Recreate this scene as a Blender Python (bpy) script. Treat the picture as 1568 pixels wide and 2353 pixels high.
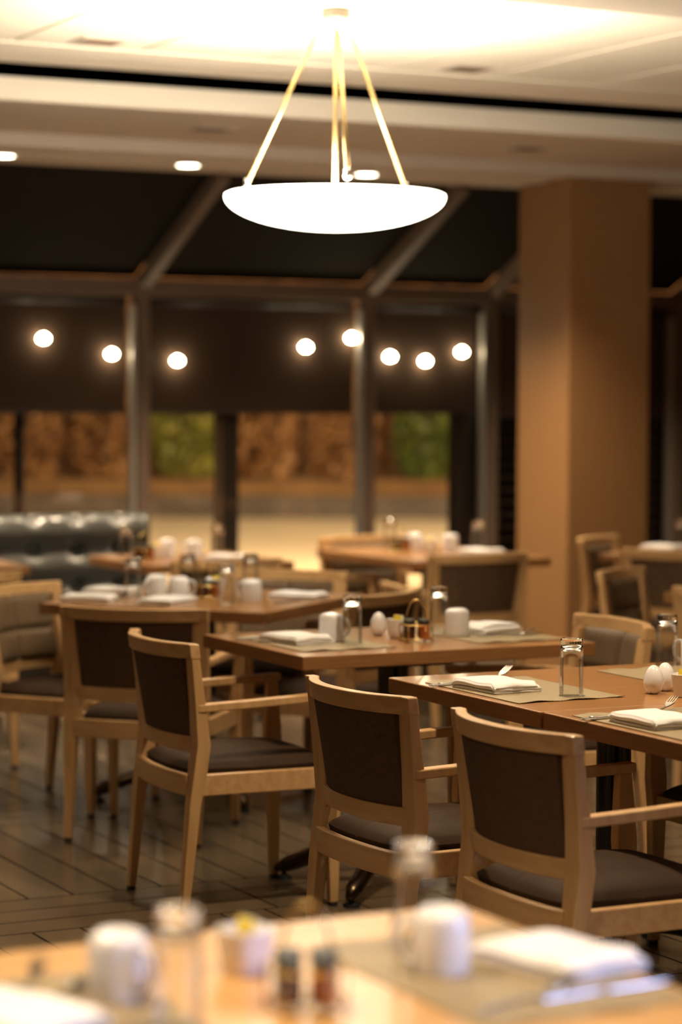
import bpy, math, random
from math import sin, cos, pi, atan2, sqrt
from mathutils import Vector, Matrix
random.seed(7)
for o in list(bpy.data.objects): bpy.data.objects.remove(o)
SC = bpy.context.scene
COL = SC.collection

# ------------------------------------------------------------------ camera
F, EYE, YAW, ROLL = 5553.0, 1.58, math.radians(27), 0.005
PITCH = -atan2(1176.5-905, F)
fw = Vector((sin(YAW)*cos(PITCH), cos(YAW)*cos(PITCH), sin(PITCH)))
rt = Vector((cos(YAW), -sin(YAW), 0)); upv = rt.cross(fw)
Rv = rt*cos(ROLL) + upv*sin(ROLL); Uv = upv*cos(ROLL) - rt*sin(ROLL)
cd = bpy.data.cameras.new('camera'); cam = bpy.data.objects.new('camera', cd); COL.objects.link(cam)
cam.matrix_world = Matrix(((Rv.x, Uv.x, -fw.x, 0), (Rv.y, Uv.y, -fw.y, 0), (Rv.z, Uv.z, -fw.z, EYE), (0, 0, 0, 1)))
cd.sensor_fit = 'HORIZONTAL'; cd.sensor_width = 24; cd.lens = F/1568*24
cd.clip_start = .05; cd.clip_end = 300
cd.dof.use_dof = True; cd.dof.focus_distance = 6.3; cd.dof.aperture_fstop = 1.8
SC.camera = cam
# ------------------------------------------------------------------ world, exposure
w = bpy.data.worlds.new('night'); SC.world = w; w.use_nodes = True
w.node_tree.nodes['Background'].inputs[0].default_value = (.004, .005, .008, 1)
w.node_tree.nodes['Background'].inputs[1].default_value = .5
SC.view_settings.view_transform = 'Standard'; SC.view_settings.look = 'None'
SC.view_settings.exposure = 1.15; SC.view_settings.gamma = 1; SC.view_settings.use_curve_mapping = False
WARM = (1, .78, .52)
P_LAMP, P_ROOM, P_DOWN, P_GARDEN, P_COOL = 58, 82, 110, 3800, 6
BOWL_E, BULB_E = 4.5, 26

def light(name, kind, loc, power, color=WARM, aim=None, parent=None, **kw):
    d = bpy.data.lights.new(name, kind); d.energy = power; d.color = color
    for k, v in kw.items(): setattr(d, k, v)
    o = bpy.data.objects.new(name, d); COL.objects.link(o); o.location = loc
    if aim is not None:
        o.rotation_euler = (Vector(aim)-Vector(loc)).to_track_quat('-Z', 'Y').to_euler()
    if parent: o.parent = parent
    return o
# added cool fill behind the camera at right, bluing the mugs' sides; no window
light('cool_fill_light', 'AREA', (5.2, -.6, 1.7), P_COOL, (.35, .48, 1), aim=(1.6, 2.9, .8), shape='RECTANGLE', size=1.2, size_y=1.4, spread=math.radians(45))
# unseen spots added above the windows to light the garden
for i, X in enumerate((6, 10, 14.5)):
    light('garden_fill_spot', 'SPOT', (X, 14.2, 4.2), P_GARDEN, (1, .72, .42), aim=(X+6.5, 30, .6), spot_size=math.radians(95), spot_blend=.7, shadow_soft_size=.2)

# ------------------------------------------------------------------ materials
MATS = {}
def mat(name, col, rough=.5, metal=0, coat=0, trans=0, emit=None, es=0, spec=.5, sheen=0, ior=1.45):
    m = bpy.data.materials.new(name); m.use_nodes = True
    b = m.node_tree.nodes['Principled BSDF']; I = b.inputs
    I['Base Color'].default_value = (*col, 1); I['Roughness'].default_value = rough; I['Metallic'].default_value = metal
    I['Coat Weight'].default_value = coat; I['Transmission Weight'].default_value = trans; I['Specular IOR Level'].default_value = spec
    I['Sheen Weight'].default_value = sheen; I['IOR'].default_value = ior; I['Coat Roughness'].default_value = .12
    if emit: I['Emission Color'].default_value = (*emit, 1); I['Emission Strength'].default_value = es
    MATS[name] = m; return m
def nt(m): return m.node_tree, m.node_tree.nodes, m.node_tree.links, m.node_tree.nodes['Principled BSDF']
def noisy(m, c1, c2, scale=(3, 3, 40), ns=4, detail=4, lo=.3, hi=.7, bump=0, bscale=200, coord='Object'):
    T, N, L, b = nt(m)
    tc = N.new('ShaderNodeTexCoord'); mp = N.new('ShaderNodeMapping'); mp.inputs['Scale'].default_value = scale
    n = N.new('ShaderNodeTexNoise'); n.inputs['Scale'].default_value = ns; n.inputs['Detail'].default_value = detail
    r = N.new('ShaderNodeValToRGB'); r.color_ramp.elements[0].position = lo; r.color_ramp.elements[1].position = hi
    r.color_ramp.elements[0].color = (*c1, 1); r.color_ramp.elements[1].color = (*c2, 1)
    L.new(tc.outputs[coord], mp.inputs[0]); L.new(mp.outputs[0], n.inputs['Vector']); L.new(n.outputs[0], r.inputs[0]); L.new(r.outputs[0], b.inputs['Base Color'])
    if bump:
        n2 = N.new('ShaderNodeTexNoise'); n2.inputs['Scale'].default_value = bscale
        bp = N.new('ShaderNodeBump'); bp.inputs['Strength'].default_value = bump; bp.inputs['Distance'].default_value = .002
        L.new(tc.outputs[coord], n2.inputs['Vector']); L.new(n2.outputs[0], bp.inputs['Height']); L.new(bp.outputs[0], b.inputs['Normal'])
    return m
MAPLE = noisy(mat('maple', (.5, .3, .15), .42, coat=.15), (.52, .30, .125), (.64, .40, .185), (14, 14, 1.2), 3)
MAPLE_H = noisy(mat('maple_rail', (.5, .3, .15), .42, coat=.15), (.52, .30, .125), (.64, .40, .185), (1.2, 14, 14), 3)
OAK = noisy(mat('honey_veneer', (.4, .2, .08), .3, coat=.5), (.33, .155, .050), (.42, .21, .078), (1.0, 22, 22), 3)
OAKN = noisy(mat('pale_honey_veneer', (.5, .3, .12), .38, coat=.12), (.48, .265, .09), (.58, .34, .13), (1.0, 22, 22), 3)
FAB = noisy(mat('brown_fabric', (.08, .06, .045), .9, spec=.2), (.095, .054, .030), (.120, .069, .040), (1, 1, 1), 60, bump=.4, bscale=900)
VINYL = noisy(mat('taupe_vinyl', (.12, .09, .06), .5, spec=.35), (.135, .086, .046), (.160, .104, .058), (1, 1, 1), 8)
SEATM = noisy(mat('brown_seat_vinyl', (.1, .07, .05), .75, spec=.15), (.042, .024, .014), (.052, .030, .018), (1, 1, 1), 8)
BLACKM = mat('black_metal', (.012, .010, .009), .3, metal=.0, coat=.6)
BRONZE = mat('bronze_metal', (.10, .07, .045), .28, metal=1)
RUBBER = mat('rubber', (.01, .01, .01), .6)
LEATHER = mat('black_leather', (.05, .050, .046), .34, coat=.4)
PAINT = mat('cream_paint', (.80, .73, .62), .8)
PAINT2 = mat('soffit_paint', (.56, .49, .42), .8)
WALLM = mat('wall_paint', (.30, .21, .13), .8)
FRAME = mat('brown_window_paint', (.13, .085, .058), .55)
ALU = mat('aluminium_channel', (.42, .38, .34), .35, metal=.6)
DARKP = mat('dark_frame_paint', (.03, .022, .018), .5)
VOID = mat('black_void', (.004, .004, .004), .9)
BRASS = mat('brass', (.80, .56, .22), .22, metal=1)
GOLD = mat('gold_rod', (.34, .24, .10), .35, metal=.9)
CHROME = mat('chrome', (.75, .72, .68), .15, metal=1)
STEEL = mat('steel', (.50, .46, .41), .27, metal=1)
CHINA = mat('white_china', (.80, .78, .78), .18, coat=.5)
CLOTH = noisy(mat('white_cotton', (.85, .82, .80), .9, sheen=.2), (.83, .80, .79), (.88, .86, .85), (1, 1, 1), 30, bump=.3, bscale=500)
GLASS = mat('clear_glass', (1, 1, 1), .0, trans=1, ior=1.48)
AMBER = mat('amber_jam', (.35, .09, .015), .1, coat=.6)
DARKJ = mat('dark_jam', (.05, .012, .008), .1, coat=.6)
YELLOW = mat('yellow_paper', (.80, .62, .05), .6)
PINK = mat('pink_paper', (.75, .32, .30), .6)
WHITEP = mat('white_paper', (.85, .83, .78), .6)
KRAFT = mat('raw_sugar_paper', (.45, .25, .12), .6)
BARK = mat('bark', (.06, .04, .025), .9)

def tuck_tile():
    m = mat('pillar_panel', (.5, .3, .15), .55)
    noisy(m, (.24, .125, .048), (.29, .150, .060), (30, 30, .8), 2)
    return m
PILLARM = tuck_tile()

def mat_placemat():
    m = mat('woven_vinyl', (.4, .33, .2), .5); T, N, L, b = nt(m)
    tc = N.new('ShaderNodeTexCoord'); mp = N.new('ShaderNodeMapping'); mp.inputs['Rotation'].default_value = (0, 0, .78); mp.inputs['Scale'].default_value = (150, 150, 150)
    ck = N.new('ShaderNodeTexChecker'); ck.inputs['Scale'].default_value = 1
    ck.inputs[1].default_value = (.42, .33, .19, 1); ck.inputs[2].default_value = (.17, .125, .065, 1)
    bp = N.new('ShaderNodeBump'); bp.inputs['Strength'].default_value = .4; bp.inputs['Distance'].default_value = .001
    L.new(tc.outputs['Object'], mp.inputs[0]); L.new(mp.outputs[0], ck.inputs[0]); L.new(ck.outputs[0], b.inputs['Base Color']); L.new(ck.outputs[1], bp.inputs['Height']); L.new(bp.outputs[0], b.inputs['Normal'])
    return m
MATM = mat_placemat()

def floor_mat():
    m = mat('wood_look_tile', (.2, .15, .1), .25, coat=.0, spec=.6); T, N, L, b = nt(m)
    tc = N.new('ShaderNodeTexCoord'); sp = N.new('ShaderNodeSeparateXYZ'); L.new(tc.outputs['Object'], sp.inputs[0])
    def mth(op, a, bb=None):
        n = N.new('ShaderNodeMath'); n.operation = op
        for i, v in enumerate((a, bb)):
            if v is None: continue
            if isinstance(v, (int, float)): n.inputs[i].default_value = v
            else: L.new(v, n.inputs[i])
        return n.outputs[0]
    X, Y = sp.outputs[0], sp.outputs[1]
    yy = mth('MODULO', mth('ADD', Y, 50*1.69-6.65), 1.69)        # 0..0.45 = cross band
    mask = mth('LESS_THAN', yy, .45)
    def brick(vx, vy):
        c = N.new('ShaderNodeCombineXYZ'); L.new(vx, c.inputs[0]); L.new(vy, c.inputs[1])
        br = N.new('ShaderNodeTexBrick'); L.new(c.outputs[0], br.inputs[0])
        br.inputs['Scale'].default_value = 1; br.inputs['Mortar Size'].default_value = .0045; br.inputs['Brick Width'].default_value = 1.24; br.inputs['Row Height'].default_value = .15
        br.inputs['Mortar Smooth'].default_value = .1
        br.inputs['Color1'].default_value = (.165, .118, .072, 1); br.inputs['Color2'].default_value = (.115, .082, .050, 1); br.inputs['Mortar'].default_value = (.02, .014, .009, 1)
        br.offset = 0.0 if vx is X else .0
        return br
    ypan = mth('SUBTRACT', yy, .45)
    b1 = brick(ypan, mth('ADD', X, 30.02)); b2 = brick(mth('ADD', X, 30.3), yy)
    mx = N.new('ShaderNodeMix'); mx.data_type = 'RGBA'; L.new(mask, mx.inputs[0]); L.new(b1.outputs[0], mx.inputs[6]); L.new(b2.outputs[0], mx.inputs[7])
    mp = N.new('ShaderNodeMapping'); mp.inputs['Scale'].default_value = (3, .8, 1); L.new(tc.outputs['Object'], mp.inputs[0])
    ns = N.new('ShaderNodeTexNoise'); ns.inputs['Scale'].default_value = 3; ns.inputs['Detail'].default_value = 6; L.new(mp.outputs[0], ns.inputs['Vector'])
    mr = N.new('ShaderNodeMapRange'); mr.inputs[1].default_value = .3; mr.inputs[2].default_value = .7; mr.inputs[3].default_value = .78; mr.inputs[4].default_value = 1.18; L.new(ns.outputs[0], mr.inputs[0])
    m2 = N.new('ShaderNodeMix'); m2.data_type = 'RGBA'; m2.blend_type = 'MULTIPLY'; m2.inputs[0].default_value = 1
    L.new(mx.outputs[2], m2.inputs[6]); L.new(mr.outputs[0], m2.inputs[7]); L.new(m2.outputs[2], b.inputs['Base Color'])
    mr2 = N.new('ShaderNodeMapRange'); mr2.inputs[3].default_value = .20; mr2.inputs[4].default_value = .28; L.new(ns.outputs[0], mr2.inputs[0]); L.new(mr2.outputs[0], b.inputs['Roughness'])
    mf = N.new('ShaderNodeMix'); mf.data_type = 'FLOAT'; L.new(mask, mf.inputs[0]); L.new(b1.outputs[1], mf.inputs[2]); L.new(b2.outputs[1], mf.inputs[3])
    sr = N.new('ShaderNodeMapRange'); sr.inputs[3].default_value = .55; sr.inputs[4].default_value = 0; L.new(mf.outputs[0], sr.inputs[0]); L.new(sr.outputs[0], b.inputs['Specular IOR Level'])
    return m
FLOORM = floor_mat()

def thin_glass(name, tint=(1, 1, 1), gloss=.06):
    m = bpy.data.materials.new(name); m.use_nodes = True; N = m.node_tree.nodes; L = m.node_tree.links; N.clear()
    o = N.new('ShaderNodeOutputMaterial'); mx = N.new('ShaderNodeMixShader'); t = N.new('ShaderNodeBsdfTransparent'); g = N.new('ShaderNodeBsdfGlossy')
    t.inputs[0].default_value = (*tint, 1); g.inputs['Roughness'].default_value = .01; mx.inputs[0].default_value = gloss
    L.new(t.outputs[0], mx.inputs[1]); L.new(g.outputs[0], mx.inputs[2]); L.new(mx.outputs[0], o.inputs[0]); return m
PANE = thin_glass('window_glass', (.93, .92, .9), .05)
def wall_glass():
    m = bpy.data.materials.new('thin_glass'); m.use_nodes = True; N = m.node_tree.nodes; L = m.node_tree.links; N.clear()
    o = N.new('ShaderNodeOutputMaterial'); mx = N.new('ShaderNodeMixShader'); t = N.new('ShaderNodeBsdfTransparent'); g = N.new('ShaderNodeBsdfGlossy'); f = N.new('ShaderNodeFresnel')
    mp = N.new('ShaderNodeMath'); mp.operation = 'MULTIPLY'; mp.inputs[1].default_value = .42
    t.inputs[0].default_value = (.97, .97, .96, 1); g.inputs['Roughness'].default_value = .02; f.inputs[0].default_value = 1.5
    L.new(f.outputs[0], mp.inputs[0]); L.new(mp.outputs[0], mx.inputs[0]); L.new(t.outputs[0], mx.inputs[1]); L.new(g.outputs[0], mx.inputs[2]); L.new(mx.outputs[0], o.inputs[0]); return m
WALLG = wall_glass()
def mesh_fabric(name, col, open_):
    m = bpy.data.materials.new(name); m.use_nodes = True; N = m.node_tree.nodes; L = m.node_tree.links
    b = N['Principled BSDF']; b.inputs['Base Color'].default_value = (*col, 1); b.inputs['Roughness'].default_value = .8
    mx = N.new('ShaderNodeMixShader'); t = N.new('ShaderNodeBsdfTransparent'); mx.inputs[0].default_value = open_
    L.new(b.outputs[0], mx.inputs[1]); L.new(t.outputs[0], mx.inputs[2]); L.new(mx.outputs[0], N['Material Output'].inputs[0]); return m
SHADE = noisy(mat('solar_shade_mesh', (.034, .022, .015), .9, spec=.15), (.040, .023, .015), (.050, .029, .019), (1, 1, 1), 300)
SHADE2 = mat('blackout_shade', (.010, .0062, .003), .9, spec=.2)
ALAB = mat('alabaster', (.95, .93, .85), .3, emit=(1, .93, .74), es=BOWL_E)
LENS = mat('lamp_lens', (1, 1, 1), .4, emit=(1, .9, .68), es=9)
BULB = mat('bulb_glow', (1, 1, 1), .4, emit=(1, .86, .56), es=BULB_E)
def leafm(name, c1, c2): return noisy(mat(name, c1, .6), c1, c2, (1, 1, 1), 3)
RUST = leafm('rust_leaves', (.11, .042, .014), (.30, .16, .06))
GREEN = leafm('green_leaves', (.07, .085, .014), (.24, .22, .04))
DGREEN = leafm('dark_green_leaves', (.025, .045, .006), (.09, .11, .015))
PATIO = noisy(mat('pale_paving', (.4, .3, .18), .8), (.58, .47, .31), (.72, .60, .42), (1, 1, 1), .7)
MULCH = noisy(mat('mulch', (.2, .11, .04), .9), (.20, .10, .035), (.36, .20, .075), (1, 1, 1), 2)
STONE = noisy(mat('dark_stone', (.05, .04, .03), .8), (.035, .027, .02), (.07, .053, .04), (1, 1, 1), 3)
LOUV = mat('louver_paint', (.06, .035, .022), .6)

# ------------------------------------------------------------------ mesh helpers
class MB:
    def __init__(s): s.v = []; s.f = []
    def add(s, vs, fs):
        n = len(s.v); s.v += [tuple(p) for p in vs]; s.f += [tuple(i+n for i in f) for f in fs]; return s
    def box(s, x0, x1, y0, y1, z0, z1):
        return s.add([(x0, y0, z0), (x1, y0, z0), (x1, y1, z0), (x0, y1, z0), (x0, y0, z1), (x1, y0, z1), (x1, y1, z1), (x0, y1, z1)],
                     [(0, 3, 2, 1), (4, 5, 6, 7), (0, 1, 5, 4), (1, 2, 6, 5), (2, 3, 7, 6), (3, 0, 4, 7)])
    def loft(s, secs):          # secs: (cx, cy, z, wx, wy)
        vs = []; fs = []
        for cx, cy, z, wx, wy in secs:
            vs += [(cx-wx/2, cy-wy/2, z), (cx+wx/2, cy-wy/2, z), (cx+wx/2, cy+wy/2, z), (cx-wx/2, cy+wy/2, z)]
        for i in range(len(secs)-1):
            a = 4*i
            for k in range(4): fs.append((a+k, a+(k+1) % 4, a+4+(k+1) % 4, a+4+k))
        fs.append((3, 2, 1, 0)); a = 4*(len(secs)-1); fs.append((a, a+1, a+2, a+3)); return s.add(vs, fs)
    def rings(s, rings, cap=True, closed=False):
        n = len(rings[0]); vs = [p for r in rings for p in r]; fs = []
        m = len(rings)
        for i in range(m if closed else m-1):
            j = (i+1) % m
            for k in range(n): fs.append((i*n+k, i*n+(k+1) % n, j*n+(k+1) % n, j*n+k))
        if cap and not closed: fs.append(tuple(range(n))[::-1]); fs.append(tuple((m-1)*n+k for k in range(n)))
        return s.add(vs, fs)
    def lathe(s, prof, n=32, c=(0, 0), closed=False):
        rs = [[(c[0]+r*cos(2*pi*k/n), c[1]+r*sin(2*pi*k/n), z) for k in range(n)] for r, z in prof]
        return s.rings(rs, cap=not closed, closed=closed)
    def tube(s, pts, r, n=10, closed=False, radii=None):
        P = [Vector(p) for p in pts]; rs = []
        up = Vector((0, 0, 1))
        for i, p in enumerate(P):
            if closed: d = P[(i+1) % len(P)]-P[i-1]
            else: d = P[min(i+1, len(P)-1)]-P[max(i-1, 0)]
            d.normalize(); a = d.cross(up)
            if a.length < 1e-3: a = d.cross(Vector((0, 1, 0)))
            a.normalize(); b = a.cross(d); rr = radii[i] if radii else r
            rs.append([tuple(p+a*rr*cos(2*pi*k/n)+b*rr*sin(2*pi*k/n)) for k in range(n)])
        return s.rings(rs, cap=not closed, closed=closed)
    def grid(s, fn, nu, nv):
        vs = [fn(i/(nu-1), j/(nv-1)) for j in range(nv) for i in range(nu)]
        return s.add(vs, [(j*nu+i, j*nu+i+1, (j+1)*nu+i+1, (j+1)*nu+i) for j in range(nv-1) for i in range(nu-1)])
    def slab(s, top, bot, nu, nv):      # closed body between two sheet functions of (u, v)
        n = len(s.v); s.grid(top, nu, nv); k = nu*nv; s.grid(bot, nu, nv)
        s.f[-(nu-1)*(nv-1):] = [f[::-1] for f in s.f[-(nu-1)*(nv-1):]]
        edge = [i for i in range(nu)] + [j*nu+nu-1 for j in range(1, nv)] + [(nv-1)*nu+i for i in range(nu-2, -1, -1)] + [j*nu for j in range(nv-2, 0, -1)]
        for a, b in zip(edge, edge[1:]+edge[:1]): s.f.append((n+b, n+a, n+k+a, n+k+b))
        return s
    def build(s, name, m, parent=None, bevel=0, smooth=False, loc=None, rz=0, seg=2):
        me = bpy.data.meshes.new(name); me.from_pydata(s.v, [], s.f); me.validate(); me.update()
        import bmesh
        bm = bmesh.new(); bm.from_mesh(me); bmesh.ops.recalc_face_normals(bm, faces=bm.faces); bm.to_mesh(me); bm.free()
        me.materials.append(m)
        if smooth: me.polygons.foreach_set('use_smooth', [True]*len(me.polygons))
        o = bpy.data.objects.new(name, me); COL.objects.link(o)
        if bevel:
            b = o.modifiers.new('bevel', 'BEVEL'); b.width = bevel; b.segments = seg; b.limit_method = 'ANGLE'; b.angle_limit = .6
        if smooth == 'angle':
            try: me.set_sharp_from_angle(angle=.7)
            except Exception: pass
        if loc is not None: o.location = loc
        o.rotation_euler.z = rz
        if parent: o.parent = parent
        return o
def tag(o, label=None, cat=None, group=None, kind=None):
    for k, v in (('label', label), ('category', cat), ('group', group), ('kind', kind)):
        if v: o[k] = v
    return o
def empty(name, loc=(0, 0, 0), rz=0):
    o = bpy.data.objects.new(name, None); COL.objects.link(o); o.location = loc; o.rotation_euler.z = rz; o.empty_display_size = .1; return o
def children(o): return CH.get(o.name, [])
CH = {}
def index(o):
    for c in bpy.data.objects:
        if c.parent: CH.setdefault(c.parent.name, [])
    CH.clear()
    for c in bpy.data.objects:
        if c.parent: CH.setdefault(c.parent.name, []).append(c)
def copy_tree(o, parent=None):
    c = o.copy(); COL.objects.link(c); c.parent = parent
    for k in ('label', 'group'):
        if parent is None and k in c: del c[k]
    for ch in children(o): copy_tree(ch, c)
    return c
PROTO = {}
def place(key, loc, rz, label, group=None):
    if key not in PROTO:
        o = MAKERS[key](); PROTO[key] = (o, True); index(o)
        PROTO[key] = o; c = o
    else: c = copy_tree(PROTO[key])
    c.location = loc; c.rotation_euler = (0, 0, rz)
    c['label'] = label
    if group: c['group'] = group
    return c
def struct(mb, name, m, **k): o = mb.build(name, m, **k); o['kind'] = 'structure'; return o

# ------------------------------------------------------------------ room shell
XL, XR, YB = -5.5, 12.5, -5.0
struct(MB().box(XL, XR, YB, 13.45, -.1, 0), 'floor', FLOORM)
struct(MB().box(XL, XL+.1, YB, 13.45, 0, 3.0), 'wall_left', WALLM)
struct(MB().box(XR-.1, XR, YB, 13.45, 0, 3.0), 'wall_right', WALLM)
struct(MB().box(XL, XR, YB-.1, YB, 0, 3.0), 'wall_back', WALLM)
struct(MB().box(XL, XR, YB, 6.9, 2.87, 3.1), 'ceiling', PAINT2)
# raised ceiling panel: strips 0.56 m wide with narrow gaps, plus a border trim
cl = MB(); x = 3.28-.56*16
while x < XR:
    cl.box(x+.009, x+.551, 6.9, 8.15, 3.0, 3.08); cl.box(x+.009, x+.551, 8.154, 9.40, 3.0, 3.08); x += .56
struct(cl, 'ceiling', PAINT)
struct(MB().box(XL, XR, 9.41, 9.68, 2.994, 3.08).box(XL, XR, 9.69, 10.0, 3.0, 3.08), 'trim_1', PAINT)
struct(MB().box(XL, XR, 6.9, 9.4, 3.0801, 3.10), 'ceiling', VOID)  # black sheet over the panel gaps, standing in for their shade
# black slot between raised panel and perimeter soffit
sl = struct(MB().box(XL, XR, 9.97, 11.0, 3.25, 3.28).box(XL, XR, 9.97, 9.995, 3.09, 3.25).box(XL, XR, 11.0, 11.02, 3.0, 3.25), 'ceiling', VOID)
for X in (3.98, 5.0, 5.85, 6.75, 7.6, 3.1):
    hg = MB().box(X, X+.05, 10.02, 10.22, 3.04, 3.24).build('hanger', FRAME, sl)
struct(MB().box(XL, XR, 10.24, 10.30, 2.87, 2.972), 'trim_2', PAINT)
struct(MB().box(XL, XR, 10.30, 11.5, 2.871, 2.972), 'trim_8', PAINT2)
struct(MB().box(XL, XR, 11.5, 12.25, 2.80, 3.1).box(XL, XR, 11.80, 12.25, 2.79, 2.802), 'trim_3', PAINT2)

# pillar
pl = MB().box(7.32, 7.86, 11.55, 12.10, 0, 2.80)
o = struct(pl, 'pillar', PILLARM, bevel=.004)

# ---- window wall at Y = 13.4
MX = [2.42, 3.95, 5.48, 7.0, 7.885, 9.32, 10.8]
ZH = 2.2
for i in range(len(MX)-1):
    a, b = MX[i], MX[i+1]
    e = empty('window_%d' % (i+1), (0, 0, 0)); e['kind'] = 'structure'
    MB().box(a-.038, a+.038, 13.34, 13.46, 0, ZH).build('mullion', FRAME, e, bevel=.004)
    MB().box(a, b, 13.32, 13.46, ZH-.045, ZH+.055).build('head_rail', FRAME, e, bevel=.004)
    MB().box(a, b, 13.36, 13.46, 0, .12).build('sill', FRAME, e, bevel=.004)
    MB().box(a+.038, b-.038, 13.425, 13.431, .12, ZH-.045).build('pane', PANE, e)
# secondary bars of the glazing, outside
for k, (x0, x1) in enumerate(((6.055, 6.155), (4.74, 4.775), (7.68, 7.83))):
    struct(MB().box(x0, x1, 13.46, 13.56, 0, ZH), 'trim_%d' % (4+k), DARKP, bevel=.003)
struct(MB().box(6.005, 6.045, 13.46, 13.50, 0, ZH), 'trim_7', FRAME)
# sloped glazing: rafters and a dark cover between them
yt, zt, yb, zb = 12.22, 2.83, 13.40, 2.26
def sloped(x0, x1, off, th, y0=yt, y1=yb):
    m = MB(); dy, dz = (yb-yt), (zb-zt); l = sqrt(dy*dy+dz*dz); nx, nz = dz/l, -dy/l   # normal pointing down/inside
    vs = []
    for X in (x0, x1):
        for (Y, Z) in ((yt, zt), (yb, zb)):
            for d in (off, off+th): vs.append((X, Y+nx*d, Z+nz*d))
    return m.add(vs, [(0, 1, 3, 2), (4, 6, 7, 5), (0, 4, 5, 1), (2, 3, 7, 6), (0, 2, 6, 4), (1, 5, 7, 3)])
for i in range(len(MX)-1):
    a, b = MX[i], MX[i+1]
    r = struct(sloped(a-.035, a+.035, 0, .09), 'trim_%d' % (10+i), FRAME, bevel=.004)
    e = sloped(a+.036, b-.036, -.02, .012).build('sloped_shade', SHADE2)
    tag(e, ['dark roof shade stretched between rafters, leftmost bay beside the frame edge', 'dark sloped shade over the left bay above the leather booth',
            'dark sloped shade in the bay behind the hanging bowl lamp', 'dark narrow sloped shade just left of the wood pillar',
            'dark sloped shade mostly hidden behind the wood pillar', 'dark sloped shade right of the wood pillar'][i], 'shade', 'sloped shades between the rafters')
struct(MB().box(XL, MX[0]-.038, 13.34, 13.5, 0, 3.1), 'wall_front', WALLM)
struct(MB().box(MX[-1]+.0, XR, 13.34, 13.5, 0, 3.1), 'wall_front', WALLM)
struct(MB().add([(XL, 12.22, 3.1), (XR, 12.22, 3.1), (XR, 13.6, 2.36), (XL, 13.6, 2.36)], [(0, 1, 2, 3)]), 'ceiling', VOID)
# roller shades, drawn to 1.475 m
lab = ['dark roller shade lowered in the leftmost window bay', 'dark roller shade over the window left of the first mullion', 'wide dark roller shade in the middle window bay behind the lamp',
       'narrow dark roller shade between two mullions left of the pillar', 'dark roller shade mostly behind the wood pillar', 'dark roller shade right of the wood pillar']
for i in range(len(MX)-1):
    a, b = MX[i]+.045, MX[i+1]-.045
    e = empty('roller_shade', (0, 13.372, 0)); tag(e, lab[i], 'shade', 'roller shades on the window wall')
    zb_ = 1.475 if i != 4 else 1.45
    MB().box(a, b-.05, .02, .024, zb_, 2.11).build('shade_fabric', SHADE, e)
    MB().box(a, b-.05, .012, .032, zb_-.018, zb_).build('bottom_bar', DARKP, e)
    MB().tube([(a, .03, 2.125), (b-.05, .03, 2.125)], .028, 12).build('roller_tube', DARKP, e, smooth=True)
    MB().box(b-.042, b-.008, -.045, .010, .12, 2.10).build('side_channel', ALU, e, bevel=.006)

# ------------------------------------------------------------------ ceiling fixtures
def make_downlight():
    e = empty('downlight'); e['category'] = 'ceiling light'
    MB().lathe([(.058, 0), (.085, 0), (.085, -.006), (.058, -.004)], 32, closed=True).build('trim_ring', PAINT, e, smooth='angle')
    MB().lathe([(.0001, -.003), (.058, -.003)], 32, closed=False).build('lens', LENS, e)
    return e
def make_roomlight():
    e = empty('downlight'); e['category'] = 'ceiling light'
    MB().lathe([(.058, 0), (.085, 0), (.085, -.006), (.058, -.004)], 32, closed=True).build('trim_ring', PAINT, e, smooth='angle')
    return e
MAKERS = {'downlight': make_downlight, 'roomlight': make_roomlight}
def spot(loc, p, ang=112):
    light('downlight_or_fill_spot', 'SPOT', (loc[0], loc[1], loc[2]-.03), p, WARM, aim=(loc[0], loc[1], 0), spot_size=math.radians(ang), spot_blend=.8, shadow_soft_size=.06)
for (x, y), l in zip(((4.10, 11.88), (5.13, 11.88), (6.20, 11.88)), ('lit round downlight cut by the left frame edge', 'lit round downlight left of the hanging lamp rods', 'lit round downlight just right of the central lamp rods')):
    place('downlight', (x, y, 2.79), 0, l, 'lit downlights in the perimeter soffit'); spot((x, y, 2.79), P_DOWN)
for (x, y) in ((6.45, 10.95), (8.4, 11.88), (3.0, 11.88)): spot((x, y, 2.79 if y > 11 else 2.87), P_DOWN)  # unseen spots added without fixtures; one brightens the pillar's left face
for (x, y, k) in ((1.5, 2.2, .9), (3.7, 1.9, 1.9), (3.3, 5.3, 1.2), (.6, 3.7, 1.5), (4.8, 4.4, .7), (0.6, 7.0, .3), (1.4, 9.4, .35), (.4, -1.2, 1.4), (3.4, -1.6, 2.6)):  # unseen ceiling spots added as fill for chairs and tables
    spot((x, y, 2.86), P_ROOM*k)
def vent(name, label, cat, x, y, z, mk):
    e = empty(name, (x, y, z)); tag(e, label, cat); mk(e); return e
def mk_vent(e):
    MB().box(-.10, .10, -.10, .10, -.006, 0).build('frame', PAINT2, e, bevel=.002)
    m = MB()
    for k in range(5): m.box(-.08, .08, -.075+k*.033, -.062+k*.033, -.010, -.004)
    m.build('grille', FRAME, e)
def mk_speaker(e):
    MB().lathe([(.001, -.008), (.10, -.008), (.125, -.004), (.13, 0)], 40).build('grille', PAINT2, e, smooth='angle')
vent('ceiling_vent', 'small square ceiling vent near the upper left corner', 'vent', 3.59, 9.22, 3.0, mk_vent)
vent('ceiling_vent', 'small square ceiling vent right of the lamp rods', 'vent', 5.29, 9.2, 3.0, mk_vent)
vent('ceiling_vent', 'small square vent in the shaded soffit left of the lamp', 'vent', 4.81, 10.86, 2.87, mk_vent)
vent('ceiling_vent', 'faint small vent in the shaded soffit above the pillar', 'vent', 6.64, 10.9, 2.87, mk_vent)
vent('ceiling_speaker', 'round flush ceiling speaker right of the lamp canopy', 'speaker', 4.63, 8.02, 3.0, mk_speaker)

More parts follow.
